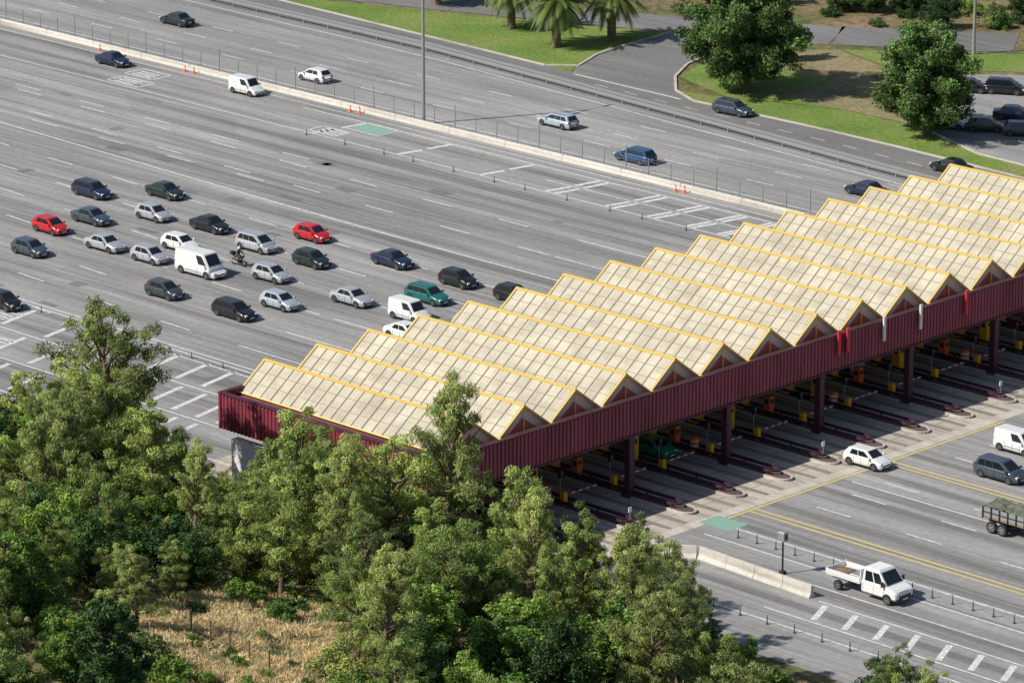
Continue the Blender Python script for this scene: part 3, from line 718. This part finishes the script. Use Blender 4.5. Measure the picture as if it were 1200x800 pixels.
def moto(x,y):
    e=empty('motorcycle',(x,y,0)); b=MB()
    for xx in(.72,-.68):
        ring=[(xx+math.cos(a)*.26,0,.31+math.sin(a)*.26) for a in [2*math.pi*k/16 for k in range(17)]]
        b.tube(ring,.06,7,0,cap=False)
        for k in range(3):
            a=math.pi*k/3; b.tube([(xx+math.cos(a)*.24,0,.31+math.sin(a)*.24),(xx-math.cos(a)*.24,0,.31-math.sin(a)*.24)],.015,4,1)
    b.tube([(.72,0,.31),(.42,0,.98)],.045,6,1); b.tube([(.4,-.36,1.05),(.45,-.15,1.0),(.45,.15,1.0),(.4,.36,1.05)],.022,6,0)
    b.tube([(.42,0,.85),(.2,0,.88),(-.05,0,.82),(-.5,0,.82),(-.85,0,.9)],[.1,.18,.15,.14,.05],10,2); b.tube([(.35,0,.45),(-.2,0,.4)],[.17,.17],8,0)
    b.tube([(-.2,0,.4),(-.68,0,.31)],.05,6,1); b.tube([(0,-.15,.3),(-.8,-.18,.4)],.05,6,1); b.bbox(.45,.62,-.14,.14,.82,1.05,.04,2); b.bbox(-1.0,-.6,-.2,.2,.95,1.25,.06,0)
    b.obj('bike_frame',['tire','galv','jacket'],e)
    V=[(-.15,0,.92),(-.12,0,1.15),(-.02,0,1.42),(.02,0,1.52),(.05,0,1.60),
       (-.02,-.19,1.42),(.15,-.33,1.2),(.38,-.33,1.08),(-.02,.19,1.42),(.15,.33,1.2),(.38,.33,1.08),
       (-.1,-.13,.92),(.28,-.2,.8),(.08,-.2,.42),(.2,-.2,.34),(-.1,.13,.92),(.28,.2,.8),(.08,.2,.42),(.2,.2,.34)]
    E=[(0,1),(1,2),(2,3),(3,4),(2,5),(5,6),(6,7),(2,8),(8,9),(9,10),(0,11),(11,12),(12,13),(13,14),(0,15),(15,16),(16,17),(17,18)]
    R=[.16,.16,.18,.08,.07,.09,.06,.045,.09,.06,.045,.11,.085,.06,.05,.11,.085,.06,.05]
    me=bpy.data.meshes.new('rider_body'); me.from_pydata(V,E,[]); me.materials.append(M['jacket'])
    o=place(me,'motorcycle_rider',(x,y,0)); md=o.modifiers.new('s','SKIN'); 
    for i,r_ in enumerate(R): me.skin_vertices[0].data[i].radius=(r_,r_)
    me.skin_vertices[0].data[0].use_root=True
    o.modifiers.new('ss','SUBSURF').levels=1
    b=MB(); b.tube([(.05,0,1.56),(.06,0,1.6),(.07,0,1.7),(.06,0,1.8),(.05,0,1.86)],[.09,.14,.155,.12,.04],12,0); b.bbox(.16,.225,-.09,.09,1.64,1.75,.02,1)
    b.obj('helmet',['wpaint','glass'],o)
    for s in(-1,1):
        b=MB(); b.tube([(.36,s*.33,1.09),(.42,s*.33,1.06)],[.04,.035],6,0)
        for k in range(4): b.tube([(.41,s*(.30+.022*k),1.075),(.455,s*(.30+.022*k),1.06),(.45,s*(.30+.022*k),1.03)],.011,4,0)
        b.tube([(.4,s*.285,1.06),(.43,s*.28,1.03)],.012,4,0); b.obj('gloved_hand',['jacket'],o)
moto(-34.7,-.4)

# ---------------------------------------------------------------- vegetation
def leaves(centers,radii,m,size,aspect,shade,seed,up=.0,flat=.8):
    r=np.random.default_rng(seed); n=len(centers)
    C=np.repeat(np.array(centers,float),m,0); R=np.repeat(np.array(radii,float),m)
    d=r.normal(size=(n*m,3)); d/=np.linalg.norm(d,axis=1)[:,None]
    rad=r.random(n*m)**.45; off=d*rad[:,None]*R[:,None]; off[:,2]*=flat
    P=C+off
    nrm=d*.6+r.normal(size=(n*m,3))*.7; nrm[:,2]+=.35; nrm/=np.linalg.norm(nrm,axis=1)[:,None]
    u=r.normal(size=(n*m,3)); u[:,2]+=up; u-=nrm*(u*nrm).sum(1)[:,None]; u/=np.linalg.norm(u,axis=1)[:,None]
    v=np.cross(nrm,u); s=size*(.6+.8*r.random(n*m))[:,None]
    V=np.stack([P-u*s,P+v*s*aspect,P+u*s,P-v*s*aspect],1).reshape(-1,3)
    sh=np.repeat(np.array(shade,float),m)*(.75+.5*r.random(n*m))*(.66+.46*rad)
    return V,sh
def build_plant(name,trunk,V,sh,lm,warm=.12,seed=0):
    r=np.random.default_rng(seed+99)
    nv0=len(trunk.v); nf0=len(trunk.f); nq=len(V)//4
    me=bpy.data.meshes.new(name)
    verts=np.concatenate([np.array(trunk.v,float).reshape(-1,3),V]); me.vertices.add(len(verts)); me.vertices.foreach_set('co',verts.ravel())
    li=[i for f in trunk.f for i in f]; ls=[len(f) for f in trunk.f]
    loops=np.concatenate([np.array(li,int),np.arange(nv0,nv0+nq*4)]); tot=np.concatenate([np.array(ls,int),np.full(nq,4)])
    start=np.concatenate([[0],np.cumsum(tot)[:-1]])
    me.loops.add(len(loops)); me.loops.foreach_set('vertex_index',loops.astype(np.int32)); me.polygons.add(len(tot)); me.polygons.foreach_set('loop_start',start.astype(np.int32))
    me.polygons.foreach_set('material_index',np.concatenate([np.zeros(nf0,int),np.ones(nq,int)]).astype(np.int32))
    me.update(calc_edges=True)
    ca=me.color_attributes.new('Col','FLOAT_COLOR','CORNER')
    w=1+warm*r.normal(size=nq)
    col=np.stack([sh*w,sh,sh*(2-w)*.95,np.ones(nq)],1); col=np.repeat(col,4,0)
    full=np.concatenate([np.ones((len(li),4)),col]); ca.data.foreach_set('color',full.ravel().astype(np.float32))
    me.materials.append(M['trunk']); me.materials.append(M[lm]); return me
def limb_tree(name,h,cr,base,nl,lm,seed,leaf=(.17,.35),per=110,cl=(.55,.95),shape='oval',up=0,lean=.05,inner=True):
    r=random.Random(seed); t=MB()
    lx,ly=r.uniform(-lean,lean)*h,r.uniform(-lean,lean)*h
    tp=[(lx*(k/6)**1.5+r.uniform(-.08,.08),ly*(k/6)**1.5+r.uniform(-.08,.08),-.6+(h*.93+.6)*k/6) for k in range(7)]
    tr=.02*h+.05; t.tube(tp,[tr*(1-k/6.6) for k in range(7)],8,0)
    def at(z):
        f=max(0,min(.999,(z+.6)/(h*.93+.6)))*6; i=int(f); a=Vector(tp[i]); b_=Vector(tp[i+1]); return a+(b_-a)*(f-i)
    C=[];R=[];S=[]
    for k in range(nl):
        f=(k+.5)/nl; z=h*(base+(.97-base)*f); 
        if shape=='oval': prof=math.sin(math.pi*min(1,.12+.85*f))**.6
        elif shape=='umbrella': prof=.55+.5*math.sin(math.pi*f**1.1)
        elif shape=='spire': prof=(1-f)**.55*.95+.12
        else: prof=(1-f)**.8+.06
        rad=cr*prof*r.uniform(.6,1.2); a=k*2.4+r.uniform(-.5,.5)
        p0=at(z*.8 if shape!='cone' else z); tip=Vector((p0.x+math.cos(a)*rad,p0.y+math.sin(a)*rad,z+ (r.uniform(-.03,.08)*h if shape!='cone' else -.15*rad)))
        mid=(p0+tip)/2+Vector((0,0,-.08*rad))
        t.tube([p0,mid,tip],[.05+.012*rad,.035+.008*rad,.015],5,0,cap=False)
        ns=max(2,int(rad/.7)+1)
        for j in range(ns):
            g=(j+1)/ns; 
            if g<.35 and not inner: continue
            q=p0.lerp(tip,g)+Vector((r.gauss(0,.3),r.gauss(0,.3),r.gauss(0,.22)))
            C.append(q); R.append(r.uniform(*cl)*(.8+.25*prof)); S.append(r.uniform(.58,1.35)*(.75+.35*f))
    C.append(Vector(tp[-1])); R.append(cl[0]); S.append(1.1)
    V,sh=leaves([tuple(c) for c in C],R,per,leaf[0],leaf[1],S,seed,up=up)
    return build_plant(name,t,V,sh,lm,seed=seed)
def shrub_mesh(name,h,w,n,lm,seed,leaf=(.11,.5),per=120):
    r=random.Random(seed); t=MB(); C=[];R=[];S=[]
    for k in range(n):
        a=r.uniform(0,6.28); d=w*math.sqrt(r.random())*.8; z=h*(1-(d/w)**2)*r.uniform(.35,.95)
        q=(math.cos(a)*d,math.sin(a)*d,z); C.append(q); R.append(r.uniform(.35,.65)); S.append(r.uniform(.7,1.25))
        if k%3==0: t.tube([(0,0,-.4),(q[0]*.5,q[1]*.5,z*.45),q],[.06,.04,.015],4,0,cap=False)
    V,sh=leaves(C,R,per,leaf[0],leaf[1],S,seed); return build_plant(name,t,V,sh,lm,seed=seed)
PH={}
def reg(h,me): PH[me.name]=h; return me
pines=[reg(h,limb_tree('pine_%d'%s,h,cr,bs,nl,lm_,s,leaf=(.15,.18),per=175,cl=(.34,.64),shape=sh_,up=1.3,lean=.07,inner=False)) for s,h,cr,bs,nl,sh_,lm_ in((1,10,2.4,.22,42,'spire','lpine'),(2,11.5,2.7,.3,44,'oval','lpine'),(3,9,2.6,.28,36,'umbrella','lpine2'),(4,12,2.5,.25,48,'spire','lpine'),(5,8,2.3,.2,32,'umbrella','lpine2'),(6,9,2.2,.16,40,'spire','lpine2'))]
broads=[reg(h,limb_tree('broad_%d'%s,h,cr,.12,nl,'lbroad',s,leaf=(.12,.5),per=160,cl=(.42,.78))) for s,h,cr,nl in((11,6,2.3,28),(12,7,2.5,32),(13,5,2.2,24))]
darks=[reg(h,limb_tree('dark_%d'%s,h,cr,.1,nl,'ldark',s,leaf=(.12,.45),per=160,cl=(.42,.78))) for s,h,cr,nl in((21,6,2.3,28),(22,5,2.4,26))]
conif=[reg(9,limb_tree('conif_1',9,2.6,.06,48,'ldark',31,leaf=(.15,.35),per=120,cl=(.38,.6),shape='cone'))]
shrubs=[reg(h,shrub_mesh('shr_%d'%s,h,w,n,lm,s)) for s,h,w,n,lm in((41,2.2,1.9,26,'lbroad'),(42,1.7,1.7,22,'ldark'),(43,2.6,2.0,28,'lpine'),(44,2.0,2.1,26,'lbroad'))]
r=random.Random(21); pts=[]
cx,cy=263.4,-268.9; F=Vector((-.6997,.7145)); Rr=Vector((.7145,.6997))
# crown-top level of the first tree belt along the plaza edge (X -> height above plaza)
BELT=[(-60,9),(-8,9.5),(2,10.5),(7,9),(11.7,17.5),(16,11),(22,9.6),(28,8.2),(33,14),(40,12.3),(44,14.6),(48,20),(52,16.5),(58,15.2),(63,15.8),(70,14.5),(73,10.5),(77,6.5),(83,5.5),(89,10.8),(93,9.5),(98,6.5),(104,4.5),(130,4)]
def ceiling(x,y):   # highest crown that keeps the plaza in view from the hilltop
    t=(-56-cy)/(y-cy); X0=cx+(x-cx)*t
    return 113.6-(113.6-interp(BELT,X0))/t, X0
def inclear(x,y,ex=1.0):
    X_,Y_=x-58,y+84
    u=(X_-Y_)*.7071; v=(X_+Y_)*.7071
    return (u/(16*ex))**2+(v/(6.3*ex))**2<1
def try_pt(x,y,dm):
    for (a,b_,c) in pts:
        if (a-x)**2+(b_-y)**2<((dm+c)/2)**2: return False
    return True
def put(me,nm,x,y,s):
    return place(me,nm,(x,y,T(x,y)-.1),r.uniform(0,6.28),scale=(s*r.uniform(.92,1.12),s*r.uniform(.92,1.12),s))
def add_tree(x,y,kind,force=None):
    z=T(x,y); zc,X0=ceiling(x,y); room=zc-z
    if room<1.0: return
    pool,nm={'pine':(pines,'pine_tree'),'bro':(broads,'broadleaf_tree'),'dark':(darks,'evergreen_oak_tree'),'con':(conif,'conifer_tree'),'shr':(shrubs,'shrub')}[kind]
    me=r.choice(pool); h=PH[me.name]; d=toe(x)-y
    s=r.uniform(.66,1.05)
    if kind=='pine' and d<17: s=min(1.3,room*r.uniform(.72,1.0)/h)
    if force: s=force*room/h
    s=min(s,room/h)
    if inclear(x-8,y+8,1.2): s=min(s,.40)
    # keep the sun side of the clearing open too
    if inclear(x+3,y+6,1.1): s=min(s,.5)
    if s<.42 and kind!='shr': 
        me=r.choice(shrubs); nm='shrub'; s=min(1.0,room/PH[me.name])
    if s<.3: return
    put(me,nm,x,y,s)
for x,y in((11.7,-56),(48,-56),(46,-59),(33.5,-56),(89,-52),(14,-60),(92,-53),(85,-50)):
    pts.append((x,y,3)); add_tree(x,y,'pine',force=1.0)
for k in range(9000):
    x=r.uniform(-40,125); y=r.uniform(-135,-46)
    d=toe(x)-2.0-y
    if d<0: continue
    v=Vector((x-cx,y-cy)); lat=v.dot(Rr); fw=v.dot(F)
    if fw<205 or abs(lat)/fw>.135: continue
    q=r.random()
    n1=math.sin(x*.13+2)+math.sin(y*.17+x*.05)
    if d<24: kind='pine' if q<.70 else('bro' if q<.84 else 'dark')
    else:
        if n1>.3: kind='pine' if q<.5 else('bro' if q<.72 else 'dark')
        else: kind='bro' if q<.34 else('dark' if q<.57 else('con' if q<.63 else('pine' if q<.77 else 'shr')))
    if inclear(x,y):
        kind='shr'
        if q<.9: continue
    dm={'pine':3.5,'bro':3.2,'dark':3.2,'con':3.9,'shr':2.2}[kind]
    if not try_pt(x,y,dm): continue
    pts.append((x,y,dm)); add_tree(x,y,kind)
C=[];R=[];S=[];C2=[];R2=[];S2=[]
for k in range(8000):
    x=r.uniform(-40,125); y=r.uniform(-135,-46); d=toe(x)-.5-y
    if d<0: continue
    v=Vector((x-cx,y-cy)); lat=v.dot(Rr); fw=v.dot(F)
    if fw<205 or abs(lat)/fw>.135: continue
    if inclear(x,y,1.1) or r.random()<.12: 
        for _ in range(6 if inclear(x,y,1.1) else 1): 
            xx,yy=x+r.uniform(-1,1),y+r.uniform(-1,1); C2.append((xx,yy,T(xx,yy)+.1)); R2.append(r.uniform(.4,.8)); S2.append(r.uniform(.6,1.3))
    else: C.append((x,y,T(x,y)+.25)); R.append(r.uniform(.4,.9)); S.append(r.uniform(.5,1.2))
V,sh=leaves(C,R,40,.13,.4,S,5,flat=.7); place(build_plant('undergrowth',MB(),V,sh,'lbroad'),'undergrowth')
V,sh=leaves(C2,R2,80,.24,.1,S2,6,up=2.5,flat=.5); place(build_plant('dry_grass',MB(),V,sh,'ldry'),'dry_grass')
b=MB()
for k in range(5):
    x=54.5+k*2.2; y=-85.5-k*.3; z=T(x,y); b.tube([(x,y,z-.3),(x,y,z+1.6)],.07,6,0)
for zz in(.5,1.0,1.4): b.tube([(54.5+k*2.2,-85.5-k*.3,T(54.5+k*2.2,-85.5-k*.3)+zz) for k in range(5)],.012,3,0)
b.obj('wooden_post_fence',['wood'])
big=[limb_tree('bigtree_%d'%s,h,cr,.15,70,'lstreet',s,leaf=(.15,.5),per=200,cl=(.6,1.05)) for s,h,cr in((51,11,5.4),(52,9.8,4.6))]
def putz(me,nm,x,y,s=1): return place(me,nm,(x,y,T(x,y)),r.uniform(0,6.28),scale=(s,s,s))
putz(big[0],'street_tree',-46.5,83.2,1.2); putz(big[1],'street_tree',-20.8,81.5,1.15)
putz(broads[0],'street_tree',-53,97,.8)
def palm(seed):
    r=random.Random(seed); t=MB(); h=4.6
    tp=[];tr=[]
    for k in range(24): z=h*k/23; tp.append((0,0,z-.2)); tr.append((.5 if k%2 else .42)*(1.25 if k<3 else 1)*(1.25 if k>20 else 1))
    t.tube(tp,tr,12,0); V=[];sh=[]
    for k in range(70):
        a=k*2.4; el=1.25-1.9*(k/70)+r.uniform(-.1,.1); Lf=3.6+r.uniform(-.3,.5); p=Vector((math.cos(a)*.3,math.sin(a)*.3,h)); dirv=Vector((math.cos(a)*math.cos(el),math.sin(a)*math.cos(el),math.sin(el)))
        side=Vector((-math.sin(a),math.cos(a),0)); s=.8+.4*r.random(); n=16
        for j in range(n):
            dirv=(dirv+Vector((0,0,-.075))).normalized(); q=p+dirv*Lf/n; w=.62*math.sin(math.pi*(.12+.85*j/n))
            for sg in(-1,1):
                for jj in (0,.5):
                    o=p.lerp(q,jj); tip=o+side*sg*w+dirv*.3-Vector((0,0,.12)); d2=dirv*.055
                    V+=[tuple(o-d2),tuple(tip),tuple(o+d2*1.5),tuple(o)]; sh.append(s)
            p=q
    return build_plant('palm',t,np.array(V,float),np.array(sh),'lpalm',seed=seed)
pm=[palm(1),palm(2)]
for x,y,k,s in((-75.4,84.1,0,1.12),(-85.4,87.2,1,1.0),(-73.5,91.0,1,1.1),(-100,90,0,.9)): putz(pm[k],'palm_tree',x,y,s)
for k in range(420):
    x=r.uniform(-120,0); y=r.uniform(88,160)
    rd=interp(L,x)
    if y<rd+6.5 or y>rd+40 or r.random()<.25: continue
    me,nm=r.choice([(shrubs[1],'shrub'),(shrubs[2],'shrub'),(shrubs[3],'shrub'),(darks[0],'evergreen_oak_tree'),(shrubs[1],'shrub')]); putz(me,nm,x,y,r.uniform(.5,1.0))
# ---------------------------------------------------------------- light, world, camera
EL=math.radians(43); sx,sy=-.441,-.894; sn=math.hypot(sx,sy); sx/=sn; sy/=sn
sd=Vector((sx*math.cos(EL),sy*math.cos(EL),math.sin(EL)))
ld=bpy.data.lights.new('sun','SUN'); ld.energy=5.0; ld.angle=math.radians(.5); ld.color=(1,.955,.885)
lo=bpy.data.objects.new('sun',ld); COL.objects.link(lo); lo.rotation_euler=sd.to_track_quat('Z','Y').to_euler(); lo.location=(0,0,200)
w=bpy.data.worlds.new('World'); scene.world=w; w.use_nodes=True; nt=w.node_tree
sk=nt.nodes.new('ShaderNodeTexSky'); sk.sky_type='NISHITA'; sk.sun_disc=False; sk.sun_elevation=EL; sk.sun_rotation=math.atan2(sx,sy)
nt.links.new(sk.outputs[0],nt.nodes['Background'].inputs[0]); nt.nodes['Background'].inputs[1].default_value=.09
scene.view_settings.view_transform='Standard'; scene.view_settings.look='None'; scene.view_settings.exposure=0
cd=bpy.data.cameras.new('camera'); c=bpy.data.objects.new('camera',cd); COL.objects.link(c)
cd.lens=159; cd.sensor_width=36; cd.clip_end=6000; cd.clip_start=1
c.location=(263.4,-268.9,113.6); p=math.radians(16.8)
fwd=Vector((-.6997*math.cos(p),.7145*math.cos(p),-math.sin(p))); c.rotation_euler=fwd.to_track_quat('-Z','Y').to_euler()
scene.camera=c
